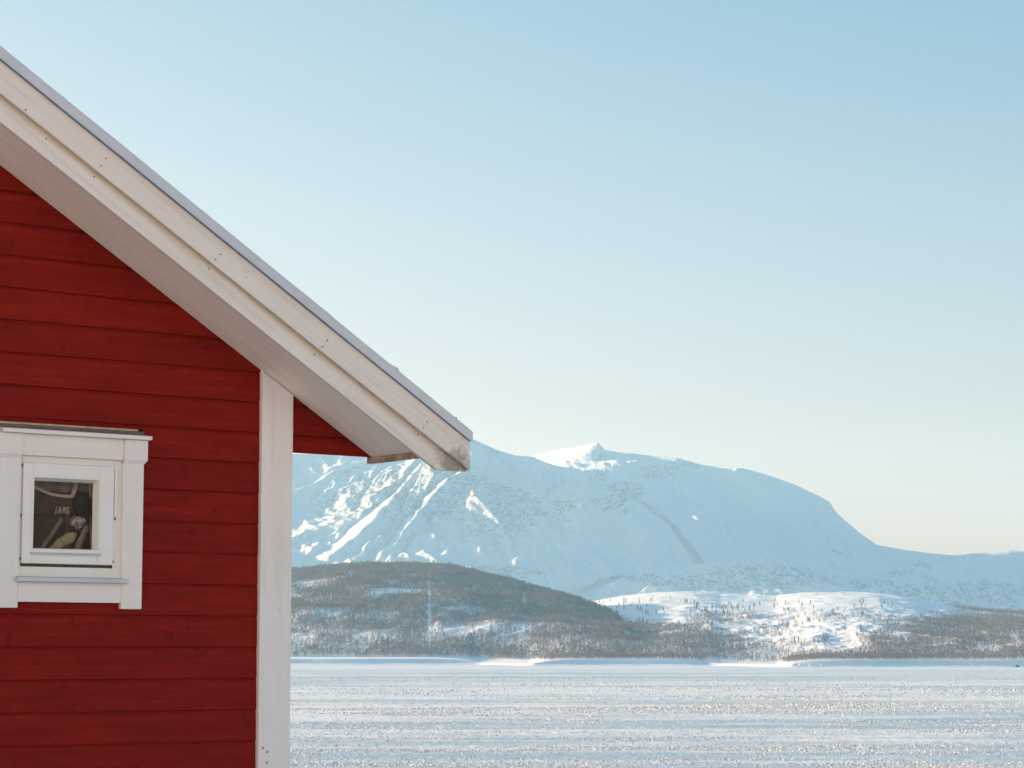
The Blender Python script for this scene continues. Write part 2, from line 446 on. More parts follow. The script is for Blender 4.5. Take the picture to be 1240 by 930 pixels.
def build_mountain():
    cols = np.concatenate([np.linspace(-560, 240, 120)[:-1], np.arange(240, 1330, 1.5), np.linspace(1330, 1640, 60)])
    rows = np.concatenate([np.linspace(4800, 6000, 70)[:-1], np.arange(6000, 9500, 7.5), np.linspace(9500, 11200, 60)])
    T, D = np.meshgrid(cols, rows)
    X = (T - CX) / FPX * 1.006 * D
    Y = D
    wx = 70 * fbm(X / 520, Y / 520, 3, 3); wy = 70 * fbm(X / 520, Y / 520, 9, 3)
    Z0, d0 = ridge_field(X + wx * .35, Y + wy * .35, RIDGES)
    Zs, ds = ridge_field(X, Y, RIDGES)
    near = smooth(0, 260, ds)
    Z = Zs * (1 - near) + Z0 * near
    sp_ = spur_field(X + wx * .10 + 7 * fbm(X / 60, Y / 60, 29, 3), Y)
    Z = Z + sp_
    amp = .12 + .88 * smooth(0, 320, ds)
    # gullies and shelves; the left massif is craggy, the right one a smooth dome
    crag = 1 - .7 * smooth(530, 640, T) - .3 * smooth(640, 820, T)
    n = 30 * ridged((X + .25 * Y) / 250, (Y - .25 * X) / 900, 21, 4) * (.62 + .2 * crag) + 15 * (1 - crag) * ridged((X - .2 * Y) / 420, Y / 1300, 23, 2) + 9 * ridged(X / 90, Y / 150, 33, 3) * (.35 + .5 * crag) + (12 + 8 * (1 - crag)) * fbm(X / 420, Y / 420, 5, 4)
    low = smooth(330, 120, Z)                      # knobbly wooded shelves lower down
    n = n + low * (4 * ridged(X / 130, Y / 200, 55, 4)) * (1 - .9 * np.exp(-((T - 785) / 45) ** 2)) * (1 - .9 * np.exp(-((T - 565) / 50) ** 2))
    n = n * (1 - .85 * low * np.exp(-((T - 800) / 95) ** 2))
    n = n * (1 - .75 * smooth(1, 10, sp_))
    Z = Z + n * amp
    Z = np.maximum(Z, ICE_Z + 6 + 6 * fbm(X / 300, Y / 300, 2, 3))
    # the measured skyline bounds the massif (steep shoulders, notches)
    sky_px = np.array([p[:2] for p in MAIN_RIGHT if p[0] > 600], float); lf = np.array([p[:2] for p in MAIN_LEFT if p[0] < 645], float)
    sk = np.concatenate([lf, sky_px[sky_px[:, 0] > 645]])
    _, yy, zz = ray(T, np.interp(T, sk[:, 0], sk[:, 1]))
    cap = EYE + zz / yy * D
    Z = np.minimum(Z, cap + 1.2 * fbm(X / 40, Y / 40, 77, 3))
    me = grid_mesh('mountain', X, Y, Z)
    # rock shows through the snow where the ground is steep and broken
    gx = np.gradient(Z, axis=1) / np.maximum(1e-3, np.gradient(X, axis=1)); gy = np.gradient(Z, axis=0) / np.gradient(Y, axis=0)
    slope = np.hypot(gx, gy)
    PX, PY = project(X, Y, Z)
    rk = smooth(.6, 1.1, slope) * .35 + .40 * fbm(X / 260, Y / 260, 71, 4)
    def blob(cx, cy, rx, ry, w): return w * np.exp(-(((PX - cx) / rx) ** 2 + ((PY - cy) / ry) ** 2))
    for a in ((420, 610, 45, 28, .75), (460, 590, 40, 25, .6), (505, 590, 30, 30, .6), (560, 615, 55, 30, .75), (600, 590, 40, 22, .6), (625, 620, 40, 30, .5), (640, 640, 50, 30, .3),
              (728, 560, 9, 16, 1.5), (768, 592, 26, 9, 1.25), (748, 600, 10, 10, 1.0), (800, 573, 26, 8, 1.1), (832, 563, 22, 6, 1.1), (805, 620, 32, 5, .95), (790, 600, 26, 6, .7), (1062, 706, 16, 4, 1.2), (1090, 694, 18, 4, 1.2), (1120, 684, 20, 4, .9), (1150, 715, 60, 7, .7), (1215, 705, 40, 14, .6), (880, 712, 60, 5, .8), (790, 700, 40, 5, .8),
              (735, 615, 25, 18, .4), (1010, 640, 16, 30, .55), (1035, 665, 30, 12, .4), (985, 625, 10, 16, .3), (690, 615, 30, 22, .35), (715, 640, 30, 10, .3), (590, 650, 60, 25, .3), (500, 575, 60, 40, .3), (360, 570, 50, 20, .4),
              (830, 702, 120, 8, .45), (900, 690, 60, 18, .5), (1180, 722, 120, 18, .6), (960, 700, 90, 12, .5), (975, 690, 40, 14, .5), (650, 690, 90, 10, .5), (570, 695, 60, 8, .4)):
        rk = rk + blob(*a)
    rk = rk - blob(900, 620, 90, 45, .7) - blob(760, 670, 110, 22, .5) - blob(420, 640, 30, 12, .4) - blob(818, 650, 26, 42, 1.1) - blob(790, 622, 24, 24, .5)
    at_ = me.attributes.new('rock', 'FLOAT', 'POINT')
    at_.data.foreach_set('value', np.clip(rk, -.6, .62).astype(np.float32).ravel())
    tag(link('mountain', me, None, M['mountain']), kind='structure')
build_mountain()

# ------------------------------------------------------------------ the wooded hills on the far shore
def shore_px(px):                               # three stretches of shore, each nearer than the last, with lit headlands between
    return 804.0 + 1.1 * smooth(575, 650, px) + 1.9 * smooth(850, 960, px) + .05 * np.sin(np.asarray(px) / 31.0)
def shore_D(px):
    py = shore_px(px); _, y, z = ray(px, py)
    return 15.0 / (-(z / y))

SIL_A = np.array([(-700, 760), (-300, 735), (0, 715), (200, 706), (300, 702), (350, 699), (372, 696), (400, 692), (430, 691), (470, 690), (510, 690), (540, 692), (580, 697),
                  (610, 702.5), (640, 712), (665, 721), (690, 731), (715, 741), (740, 750), (770, 760), (800, 771), (830, 782), (860, 792), (890, 800), (915, 806), (1700, 812)], float)
SIL_B = np.array([(-700, 812), (450, 808), (560, 780), (640, 752), (690, 739), (720, 732.5), (760, 725.5), (800, 721), (850, 719), (900, 720.5), (950, 722), (1000, 721), (1050, 721.5),
                  (1100, 728), (1140, 737), (1180, 744), (1240, 748), (1320, 754), (1500, 770), (1700, 780)], float)
def hills_height(PXc, D):
    bank_d = shore_D(PXc)
    lin = np.interp(PXc, [-600, 350, 575, 860, 1240, 1700], [801.5, 802.9, 803.5, 804.9, 806.6, 808.0])   # foot of the slope
    _, y0, z0 = ray(PXc, lin)
    ds = 15.0 / (-(z0 / y0)) + 15
    def hill(sil, dc, power, back):
        gx = np.arange(-760.0, 1760.0, 4.0); gy = np.interp(gx, sil[:, 0], sil[:, 1])
        kern = np.hanning(15); kern /= kern.sum()
        gy = np.convolve(np.pad(gy, 7, mode='edge'), kern, mode='valid')
        py = np.interp(PXc, gx, gy)
        _, yy, zz = ray(PXc, py)
        zc = EYE + zz / yy * dc - ICE_Z             # crest height above the ice
        v = (D - ds) / (dc - ds)
        f = 1 - (1 - np.clip(v, 0, 1)) ** power
        bk = np.exp(-np.maximum(0, v - 1) * back)
        return np.where(v < 0, np.where(D < bank_d, -9.0, 0.0), np.maximum(zc, 0) * f * bk)
    dA = 3960 - 700 * smooth(500, 960, PXc)
    dB = 4480 - 480 * smooth(700, 1500, PXc)
    A = hill(SIL_A, dA, 1.55, 1.2); B = hill(SIL_B, dB, 1.35, .9)
    X = (PXc - CX) / FPX * D
    Z = np.where(A > B, A, B)
    kk = 5.0
    Z = np.maximum(A, B) + kk * np.log1p(np.exp(-np.abs(A - B) / kk)) - kk * .0
    Z = np.minimum(Z, np.maximum(A, B) + 1.5)
    v = np.clip((D - ds) / 700.0, 0, 1.6)
    rough = smooth(0.02, .35, v)
    top = np.minimum(1, np.maximum(0.35, 1.25 - v * .55))
    n = (3.6 * fbm(X / 90, D / 130, 41, 4) + 2.4 * ridged(X / 48, D / 80, 47, 3)) * rough * top
    isA = smooth(-6, 6, A - B)
    n = n + isA * 6.0 * fbm(X / 140, D / 220, 52, 3) * rough * top
    tr = np.exp(-((PXc - 612) / 42) ** 2) + np.exp(-((PXc - 905) / 48) ** 2)
    bank = (4.8 * smooth(0, 10, D - bank_d) + 1.2 * smooth(10, 60, D - bank_d)) * np.clip(1 - 1.5 * tr, 0.06, 1)              # low snow bank along the shore
    return ICE_Z + np.maximum(Z, -6) + n + bank - .4, isA

def build_hills():
    cols = np.concatenate([np.linspace(-650, 250, 150)[:-1], np.arange(250, 1320, 1.25), np.linspace(1320, 1640, 80)])
    rows = np.concatenate([np.arange(1950, 2800, 2.5), np.arange(2800, 3500, 5.0), np.arange(3500, 4700, 6.0), np.linspace(4700, 5400, 30)])
    T, D = np.meshgrid(cols, rows)
    Z, isA = hills_height(T, D)
    X = (T - CX) / FPX * D
    me = grid_mesh('hills', X, D, Z)
    tag(link('hills', me, None, M['hill']), kind='structure')
    return cols, rows, T, D, X, Z, isA
cols, rows, T, D, HX, HZ, isA = build_hills()
PXg, PYg = project(HX, D, HZ)

# --- ground points for trees: random cells of the hill grid, kept by how wooded the place is
def wooded(px, py, x, y, a):
    n = fbm(x / 75, y / 170, 81, 4); n2 = fbm(x / 28, y / 60, 85, 3)
    w = np.where(a > .5, 1.0 + .22 * n, 0.0)
    def patch(cx, cy, rx, ry): return np.exp(-(((px - cx) / rx) ** 2 + ((py - cy) / ry) ** 2) ** 1.5)
    clear = 0
    for c in ((424, 696, 8, 3.0), (365, 710, 22, 3.5), (385, 706, 20, 2.5), (352, 723, 9, 4), (500, 698, 12, 1.6), (478, 704, 14, 1.8), (485, 717, 32, 5), (460, 721, 20, 4), (530, 709, 22, 2.5),
              (358, 761, 18, 2.5), (362, 773, 20, 4.5), (520, 745, 2.0, 55), (555, 765, 25, 7), (590, 760, 18, 6), (632, 764, 12, 10), (635, 728, 4, 9), (545, 740, 14, 3), (405, 745, 16, 4), (440, 770, 20, 3)):
        clear = clear + patch(*c)
    wa = w * (1 - .52 * smooth(722, 760, py) * smooth(-.5, .3, n2)) * (1 - .96 * np.clip(clear, 0, 1)) * (1 - .25 * smooth(.25, .6, n2))
    # right hill: a belt of birch along its foot, thick on the right end, open snow above
    foot = np.interp(px, [600, 700, 760, 850, 900, 960, 1030, 1080, 1120, 1160, 1240], [728, 738, 754, 764, 770, 778, 778, 769, 753, 742, 744])
    wb = smooth(-8, 16, py - foot + 14 * n + 6 * n2) * (.92 - .30 * np.exp(-((px - 960) / 90) ** 2) - .22 * smooth(1080, 1140, px))
    for c in ((1000, 773, 28, 4), (960, 788, 30, 5), (925, 793, 26, 5), (1020, 789, 30, 4), (1115, 730, 14, 7), (1090, 772, 14, 7), (1195, 787, 14, 5), (1060, 755, 24, 3), (940, 777, 22, 3), (1230, 775, 8, 8)):
        wb = wb * (1 - .9 * patch(*c))
    wb = np.maximum(wb, .22 * smooth(.1, .5, n) * smooth(740, 752, py))
    w = np.where(a > .5, wa, wb)
    sh = shore_px(px) - py
    return w * smooth(4.6, 6.6, sh + 2.2 * n2)

def forest(name, want_a, count, label, mat, hmin, hmax):
    lo, hi, far_ = (318, 935, 4150.0) if want_a else (640, 1290, 4680.0)
    u = rng.uniform(lo, hi, count); d = np.sqrt(rng.uniform(2050.0 ** 2, far_ ** 2, count))
    z, a = hills_height(u, d)
    x = (u - CX) / FPX * d
    px, py = project(x, d, z)
    w = wooded(px, py, x, d, a)
    # equal density on the ground, thinned by the woodedness
    keep = (rng.uniform(0, 1, count) < w) & ((a > .5) == want_a) & (d > shore_D(u) + 12)
    dc = np.where(want_a, 4150, 4650)
    keep &= d < dc
    x, d, z, a = x[keep], d[keep], z[keep], a[keep]
    # little bare birches: a thin stem and a spray of rising twigs
    vs = []
    for k in range(4):
        r = np.random.default_rng(100 + k)
        V = []; F = []
        def tri(p, q, s):
            i = len(V); V.extend([p, q, s]); F.append((i, i + 1, i + 2))
        for ang in (0, 2.1, 4.2):
            c, s = math.cos(ang) * .016, math.sin(ang) * .016
            tri((c, s, -.12), (math.cos(ang + 2.1) * .016, math.sin(ang + 2.1) * .016, -.12), (0, 0, .95))
        for _ in range(11):
            h = r.uniform(.22, .85); an = r.uniform(0, 6.283); ln = r.uniform(.16, .34) * (1.15 - h * .6)
            up = r.uniform(.10, .28)
            tip = np.array((math.cos(an) * ln, math.sin(an) * ln, h + up))
            wv = np.array((-math.sin(an), math.cos(an), r.uniform(-.5, .5))) * r.uniform(.04, .085)
            mid = np.array((math.cos(an) * ln * .15, math.sin(an) * ln * .15, h))
            tri(tuple(mid), tuple(tip + wv), tuple(tip - wv * .6))
        vs.append((np.array(V), np.array(F)))
    N = len(x); kind = rng.integers(0, 4, N)
    H = rng.uniform(hmin, hmax, N) * np.where(rng.uniform(0, 1, N) < .08, 1.45, 1.0); rot = rng.uniform(0, 6.283, N); wd = rng.uniform(.85, 1.25, N)
    AV = []; AF = []; off = 0
    for k in range(4):
        m = kind == k; V, F = vs[k]; n = m.sum()
        c, s = np.cos(rot[m])[:, None], np.sin(rot[m])[:, None]
        hh = H[m][:, None]; ww = (H[m] * wd[m])[:, None]
        vx = (V[:, 0] * c - V[:, 1] * s) * ww + x[m][:, None]
        vy = (V[:, 0] * s + V[:, 1] * c) * ww + d[m][:, None]
        vz = V[:, 2] * hh + z[m][:, None]
        AV.append(np.stack([vx, vy, vz], -1).reshape(-1, 3))
        AF.append((F[None] + (np.arange(n) * len(V))[:, None, None]).reshape(-1, 3) + off)
        off += n * len(V)
    me = fast_mesh(name, np.concatenate(AV), np.concatenate(AF))
    print(name, N, 'trees')
    return tag(link(name, me, None, mat), label, 'forest', kind='stuff')
forest('birch_forest', True, 230000, 'dense grey bare birch forest covering the shaded left hill', M['birch'], 4.0, 7.0)
forest('birch_forest', False, 190000, 'purplish bare birch forest along the foot of the sunlit right hill', M['birch'], 3.5, 6.5)

# --- single trees standing out on the sunlit snow
def hillside_tree_mesh(seed):
    r = np.random.default_rng(seed)
    V = []; F = []
    def tri(p, q, s):
        i = len(V); V.extend([tuple(p), tuple(q), tuple(s)]); F.append((i, i + 1, i + 2))
    for k in range(5):
        a, b = k * 1.2566, (k + 1) * 1.2566
        tri((math.cos(a) * .2, math.sin(a) * .2, -.5), (math.cos(b) * .2, math.sin(b) * .2, -.5), (0, 0, 7.2))
    for _ in range(130):
        h = r.uniform(.9, 7.0); rad = (7.6 - h) / 6.7 * 1.75 * r.uniform(.3, 1.05); an = r.uniform(0, 6.283)
        c = np.array((math.cos(an) * rad, math.sin(an) * rad, h))
        e = [r.normal(0, .30, 3) for _ in range(3)]
        tri(c + e[0], c + e[1], c + e[2])
    return fast_mesh('hillside_tree', np.array(V), np.array(F))
tree_meshes = [hillside_tree_mesh(s) for s in (1, 2, 3, 4)]
for tm in tree_meshes: tm.materials.append(M['tree'])
spots = []
def cluster(cx, cy, n, sx, sy):
    for _ in range(n): spots.append((random.gauss(cx, sx), random.gauss(cy, sy)))
for c in ((773, 736, 5, 2, 2), (850, 737, 10, 9, 4), (880, 735, 16, 9, 2.5), (895, 733, 5, 3, 3), (873, 742, 7, 6, 1.6), (795, 740, 6, 9, 1.5), (842, 731, 5, 3, 2), (765, 733, 4, 12, 3),
          (905, 735, 6, 5, 2.5), (950, 738, 6, 5, 2), (961, 748, 3, 2, 1), (978, 751, 3, 3, 1), (1008, 739, 6, 5, 2), (1035, 732, 6, 8, 2.5), (1042, 741, 3, 2, 2), (920, 757, 3, 2, 1), (951, 757, 5, 3, 2),
          (965, 778, 5, 5, 1.5), (993, 775, 6, 5, 1.5), (1020, 762, 4, 14, 4), (1065, 731, 6, 10, 2), (985, 730, 8, 25, 4), (930, 728, 6, 20, 3), (860, 757, 3, 6, 2), (1000, 753, 5, 25, 4), (820, 727, 6, 14, 2),
          (745, 727, 10, 22, 1.2), (725, 733, 8, 8, 1.5)):
    cluster(*c)
tree_label = 'small lone dark tree standing out on the sunlit snow slope of the right hill'
k = 0
for (sx_, sy_) in spots:
    ci = int(np.argmin(np.abs(cols - sx_)))
    colpy = PYg[:, ci]
    idx = np.nonzero((colpy <= sy_ + 2.5) & (rows > shore_D(sx_) + 120))[0]
    if len(idx) == 0 or isA[idx[0], ci] > .5: continue
    j = idx[0]
    if rows[j] > 4600: continue
    o = bpy.data.objects.new('hillside_tree', tree_meshes[k % 4]); COL.objects.link(o)
    s = random.uniform(.6, 1.15)
    o.location = (HX[j, ci], rows[j], HZ[j, ci] - .1)
    o.scale = (s * random.uniform(.8, 1.15), s, s); o.rotation_euler = (0, 0, random.uniform(0, 6.28))
    tag(o, tree_label, 'tree', 'scattered trees on the sunlit hill')
    k += 1
print('single trees', k)

# ------------------------------------------------------------------ frozen fjord, crust, shore
def plane_mesh(name, x0, x1, y0, y1, z, nx, ny):
    X, Y = np.meshgrid(np.linspace(x0, x1, nx), np.linspace(y0, y1, ny))
    return grid_mesh(name, X, Y, np.full(X.shape, z))
tag(link('frozen_fjord', plane_mesh('frozen_fjord', -9500, 9500, -2500, 11500, ICE_Z, 40, 40), None, M['ice']), kind='structure')

# snow berm pushed up along the tide line on the far side: flat sunny top, shaded face
def build_berm():
    px = np.arange(-600, 1640, 6.0)
    ds = shore_D(px)
    prof = [(-78, -.4), (-77, .45), (-74, .75), (-40, .8), (-8, .7), (2, -.6)]
    w = 4 * fbm(px / 40, px * 0, 91, 3)
    X = np.stack([(px - CX) / FPX * (ds + a + w) for a, _ in prof]); Y = np.stack([ds + a + w for a, _ in prof])
    Z = np.stack([np.full(px.shape, ICE_Z + h) + (.18 * fbm(px / 9, px * 0 + a, 95, 3) if h > 0 else 0) for a, h in prof])
    tag(link('shore_ice', grid_mesh('shore_ice', X, Y, Z), None, M['hill']), kind='structure')
build_berm()

for (pa, pb, lab) in ((1225, 1230.5, 'low dark rock at the far shoreline, the one just inside the right picture edge'), (1235, 1243, 'low dark rock at the far shoreline, cut by the right picture edge')):
    pm = (pa + pb) / 2; d_ = float(shore_D(pm)) - 79
    L = (pb - pa) / FPX * d_
    bm = bmesh.new(); bmesh.ops.create_icosphere(bm, subdivisions=3, radius=1)
    for v in bm.verts:
        k_ = 1 + .22 * math.sin(v.co.x * 5 + pa) * math.cos(v.co.z * 4) + random.uniform(-.05, .05)
        v.co = Vector((v.co.x * L / 2 * k_, v.co.y * 1.6 * k_, max(-.3, v.co.z) * 1.6 * k_))
    o = obj('shore_rock', bm, M['rock']); o.location = ((pm - CX) / FPX * d_, d_, ICE_Z + .1)
    tag(o, lab, 'rock', 'rocks at the far shoreline')

# crumbs of wind-blown crust standing on the ice: they catch the low sun
def build_crust():
    n = 900000
    d = 1 / rng.uniform(1 / 1500.0, 1 / 235.0, n)
    u = rng.uniform(-.135, .26, n)
    x = u * d
    f = .55 * fbm(x / 26, d / 10, 61, 4) + .55 * fbm(x / 110, d / 34, 66, 3) + .3 * fbm(x / 320, d / 120, 68, 2)
    p = smooth(.0, .85, f) * .5 + .012
    p = p * smooth(1500, 700, d) 
    keep = rng.uniform(0, 1, n) < p
    x, d = x[keep], d[keep]; n = len(x)
    s = rng.uniform(.06, .175, n) * (d / 300) ** .85
    s = np.minimum(s, .9)
    rot = rng.uniform(0, 6.283, n)
    base = np.array([(1, 0, 0), (-.1, .9, 0), (-1, .1, 0), (.1, -1, 0)], float)
    V = np.zeros((n, 6, 3))
    jit = rng.uniform(.6, 1.3, (n, 4))
    ang = rot[:, None] + np.array([0, 1.57, 3.14, 4.71])[None] + rng.uniform(-.35, .35, (n, 4))
    V[:, :4, 0] = np.cos(ang) * jit * s[:, None]; V[:, :4, 1] = np.sin(ang) * jit * s[:, None]; V[:, :4, 2] = -.02
    for q_ in (4, 5):
        V[:, q_, 0] = rng.uniform(-.45, .45, n) * s; V[:, q_, 1] = rng.uniform(-.45, .45, n) * s
        V[:, q_, 2] = s * rng.uniform(.45, 1.1, n)
    V[:, :, 0] += x[:, None]; V[:, :, 1] += d[:, None]; V[:, :, 2] += ICE_Z
    F0 = np.array([(0, 1, 4), (1, 2, 5), (1, 5, 4), (2, 3, 5), (3, 0, 4), (3, 4, 5)])
    F = (F0[None] + (np.arange(n) * 6)[:, None, None]).reshape(-1, 3)
    me = fast_mesh('snow_crust', V.reshape(-1, 3), F)
    print('crust', n)
    tag(link('snow_crust', me, None, M['crust']), 'sparkling crumbs of wind-blown snow crust strewn over the frozen fjord', 'snow crust', kind='stuff')
build_crust()

# ------------------------------------------------------------------ yard: the snowy shelf the house stands on, plus an added bounce slope
def build_yard():
    xs = np.concatenate([np.linspace(-260, -45, 44)[:-1], np.linspace(-45, 45, 121), np.linspace(45, 260, 44)[1:]])
    ys = np.concatenate([np.linspace(-230, -30, 60)[:-1], np.linspace(-30, 60, 151), np.linspace(60, 190, 60)[1:]])
    X, Y = np.meshgrid(xs, ys)
    Z = 95 * smooth(-12, -190, Y) - (15.2) * smooth(20, 150, Y) + .10 * fbm(X / 5, Y / 5, 14, 4) * smooth(200, 30, np.hypot(X, Y)) - .03  # first term: unseen slope behind the camera, added to bounce sun onto the gable
    tag(link('snow_ground', grid_mesh('snow_ground', X, Y, Z), None, M['yard']), kind='structure')
build_yard()

# ================================================================== THE HOUSE
TH = R(36.8)
U0 = (-1.11604, 10.35)
house = empty('wooden_house', (U0[0], U0[1], 0), TH)
tag(house, 'red timber house with white trim and wide eaves at the edge of the frozen fjord', 'house')
# local frame: x = along the gable wall, y = into the house, z up (w is measured from eye level)
S = .607
W, LEN = 6.2, 8.0
RIDGE_U = -W / 2
def P(u, n, w): return Vector((u, -n, w + EYE))

def hexa(bm, pts):                            # 8 points: bottom ring then top ring
    v = [bm.verts.new(p) for p in pts]
    for f in ((0, 3, 2, 1), (4, 5, 6, 7), (0, 1, 5, 4), (1, 2, 6, 5), (2, 3, 7, 6), (3, 0, 4, 7)):
        bm.faces.new([v[k] for k in f])
    return v
def box(bm, u0, u1, n0, n1, w0, w1):
    return hexa(bm, [P(u0, n1, w0), P(u1, n1, w0), P(u1, n0, w0), P(u0, n0, w0), P(u0, n1, w1), P(u1, n1, w1), P(u1, n0, w1), P(u0, n0, w1)])
def prism(bm, poly, n0, n1):                  # polygon in (u, w) extruded from n0 (back) to n1 (front)
    a = [bm.verts.new(P(u, n1, w)) for u, w in poly]; b = [bm.verts.new(P(u, n0, w)) for u, w in poly]
    bm.faces.new(a); bm.faces.new(list(reversed(b)))
    for i in range(len(poly)):
        j = (i + 1) % len(poly); bm.faces.new((a[j], a[i], b[i], b[j]))
def bevel(bm, w=.002, seg=2):
    bmesh.ops.recalc_face_normals(bm, faces=bm.faces)
    bmesh.ops.bevel(bm, geom=bm.edges[:], offset=w, segments=seg, affect='EDGES', profile=.6)
def cut(bm, co, no):                          # drop everything on the side the normal points to
    bmesh.ops.bisect_plane(bm, geom=bm.verts[:] + bm.edges[:] + bm.faces[:], plane_co=co, plane_no=no, clear_outer=True, clear_inner=False)

W0, DW = .017, .1345
def board_row(bm, u0, u1, k, xf=lambda u, n, w: P(u, n, w)):
    a = W0 + DW * k; b = a + DW
    r = random.Random(k * 13 + 5)
    t = r.uniform(-.0008, .0008)
    prof = [(-.007, a - .001), (.002 + t, a - .0005), (.0035 + t, a + .0035), (.001 + t, b - .016), (-.0015, b - .0115), (-.0055, b - .003), (-.007, b - .001)]
    n = max(2, int((u1 - u0) / .35) + 1)
    us = [u0 + (u1 - u0) * i / (n - 1) for i in range(n)]
    cols_ = []
    for u in us:
        wob = .0009 * math.sin(u * 3.1 + k * 2.3)
        cols_.append([bm.verts.new(xf(u, pn + (wob if 0 < i < 5 else 0), pw)) for i, (pn, pw) in enumerate(prof)])
    for c0, c1 in zip(cols_[:-1], cols_[1:]):
        for i in range(len(prof) - 1):
            bm.faces.new((c0[i], c1[i], c1[i + 1], c0[i + 1]))
WU0, WU1 = -1.150, -.690                       # opening of the window in the wall
bm = bmesh.new()
for k in range(-13, 27):
    if 2 <= k <= 5:
        board_row(bm, -W, WU0, k); board_row(bm, WU1, .004, k)
    else:
        board_row(bm, -W, .004, k)
# boxed-in eave: the same boards carry on past the corner under the roof
ret_w = .876
for k in range(6, 10):
    board_row(bm, .163, .60, k); board_row(bm, -W - .60, -W - .0, k)
wob = bmesh.new(); 
vs_ = bm.verts[:]
cut(bm, P(0, 0, 1.252), Vector((S, 0, 1)))
cut(bm, P(-W, 0, 1.252), Vector((-S, 0, 1)))
# trim the return boards level with the eave soffit
out = [f for f in bm.faces if (f.calc_center_median().x > .1 or f.calc_center_median().x < -W - .01)]
g = list({v for f in out for v in f.verts} | {e for f in out for e in f.edges} | set(out))
bmesh.ops.bisect_plane(bm, geom=g, plane_co=P(0, 0, ret_w), plane_no=Vector((0, 0, -1)), clear_outer=True)
wob.free()
gable = obj('gable_wall', bm, M['red'], house)

# carcass behind the boards, with a real opening for the window
def wall_shell():
    bm = bmesh.new()
    n1, n0 = -.013, -.16
    eave = 1.235
    prism(bm, [(-W + .15, -1.70), (WU0, -1.70), (WU0, 1.235 + S * (-WU0) - .02 if -WU0 < W / 2 else 1), (RIDGE_U, 1.215 + S * W / 2), (-W + .15, 1.215 + S * .15)], n0, n1)
    prism(bm, [(WU0, -1.70), (-.005, -1.70), (-.005, .282), (WU0, .282)], n0, n1)
    prism(bm, [(WU0, .828), (-.005, .828), (-.005, 1.215), (WU0, 1.215 + S * -WU0)], n0, n1)
    prism(bm, [(WU1, .282), (-.005, .282), (-.005, .828), (WU1, .828)], n0, n1)
    return obj('inner_wall', bm, M['room'], house)
wall_shell()
# long walls and the far gable
bm = bmesh.new()
for k in range(-13, 9):
    board_row(bm, .02, LEN, k, lambda u, n, w: Vector((n, u, w + EYE)))
    board_row(bm, .02, LEN, k, lambda u, n, w: Vector((-W - n, u, w + EYE)))
obj('long_wall', bm, M['red'], house)
bm = bmesh.new()
for k in range(-13, 27): board_row(bm, -W, 0, k, lambda u, n, w: Vector((u, LEN + n, w + EYE)))
cut(bm, P(0, 0, 1.252), Vector((S, 0, 1))); cut(bm, P(-W, 0, 1.252), Vector((-S, 0, 1)))
obj('back_wall', bm, M['red'], house)
bm = bmesh.new()
box(bm, -.16, -.02, -LEN + .03, -.165, -1.74, 1.1); box(bm, -W + .02, -W + .16, -LEN + .03, -.03, -1.74, 1.1)
box(bm, -W + .17, -.17, -LEN + .03, -LEN + .15, -1.74, 1.1)
box(bm, -W + .165, -.165, -LEN + .16, -.17, -1.73, -1.6)          # floor
box(bm, -W + .165, -.165, -LEN + .16, -.17, 1.0, 1.09)            # ceiling
obj('room_lining', bm, M['room'], house)
bm = bmesh.new(); box(bm, -W - .005, .005, -LEN - .005, .005, -2.1, -1.735)
obj('foundation', bm, M['concrete'], house)

def screw(u, n, w, up=True, parent=None, r=.0045, name='screw', mat=None):
    bm = bmesh.new()
    bmesh.ops.create_cone(bm, cap_ends=True, segments=8, radius1=r, radius2=r * .7, depth=.006)
    if not up: bmesh.ops.rotate(bm, verts=bm.verts, matrix=Matrix.Rotation(R(90), 3, 'X'))
    bmesh.ops.translate(bm, verts=bm.verts, vec=P(u, n, w))
    return obj(name, bm, mat or M['nail'], parent)
def wall_uv(px, py, off):                       # local (u, w) of a measured point on a plane parallel to the gable
    x, y, z = ray(px, py)
    nx, ny = math.sin(TH), -math.cos(TH)
    t = (U0[0] * nx + U0[1] * ny + off) / (x * nx + y * ny)
    X, Y, Z = x * t - U0[0], y * t - U0[1], z * t
    return X * math.cos(TH) + Y * math.sin(TH), Z
# corner boards
def corner(u0, u1, flip=False):
    bm = bmesh.new()
    top = lambda u: 1.228 - S * u if not flip else 1.228 - S * (-W - u)
    prism(bm, [(u0, -1.75), (u1, -1.75), (u1, top(u1)), (u0, top(u0))], -.004, .024)
    bevel(bm, .003)
    return obj('corner_board', bm, M['corner'], house)
cb = corner(.0, .160)
for px_, py_ in ((323.5, 910.5), (323.2, 923.5), (318.3, 905.5)):
    u_, w_ = wall_uv(px_, py_, .0245); screw(u_, .0245, w_, False, cb, .005, 'nail')
corner(-W - .160, -W, True)

# ------------------------------------------------------------------ roof
E_U = .836                                     # plumb cut at the eave end of the barge boards
def mirror(poly): return [(-W - u, w) for u, w in reversed(poly)]
def cl(c, u): return c - S * u
roof = empty('roof', (0, 0, 0)); roof.parent = house
def both(name, poly, n0, n1, mat, bev=.003, parent=None, back=True):
    o = None
    for pl in (poly, mirror(poly)):
        bm = bmesh.new(); prism(bm, pl, n0, n1)
        if bev: bevel(bm, bev)
        oo = obj(name, bm, mat, parent or roof)
        o = o or oo
        if back and pl is not poly:
            bm = bmesh.new(); prism(bm, pl, -LEN - n1, -LEN - n0)
            obj(name, bm, mat, parent or roof)
    return o
RU = RIDGE_U
upper = both('upper_bargeboard', [(E_U, cl(1.309, E_U)), (E_U, cl(1.470, E_U)), (RU, cl(1.470, RU)), (RU, cl(1.309, RU))], .412, .432, M['barge'], .0035)
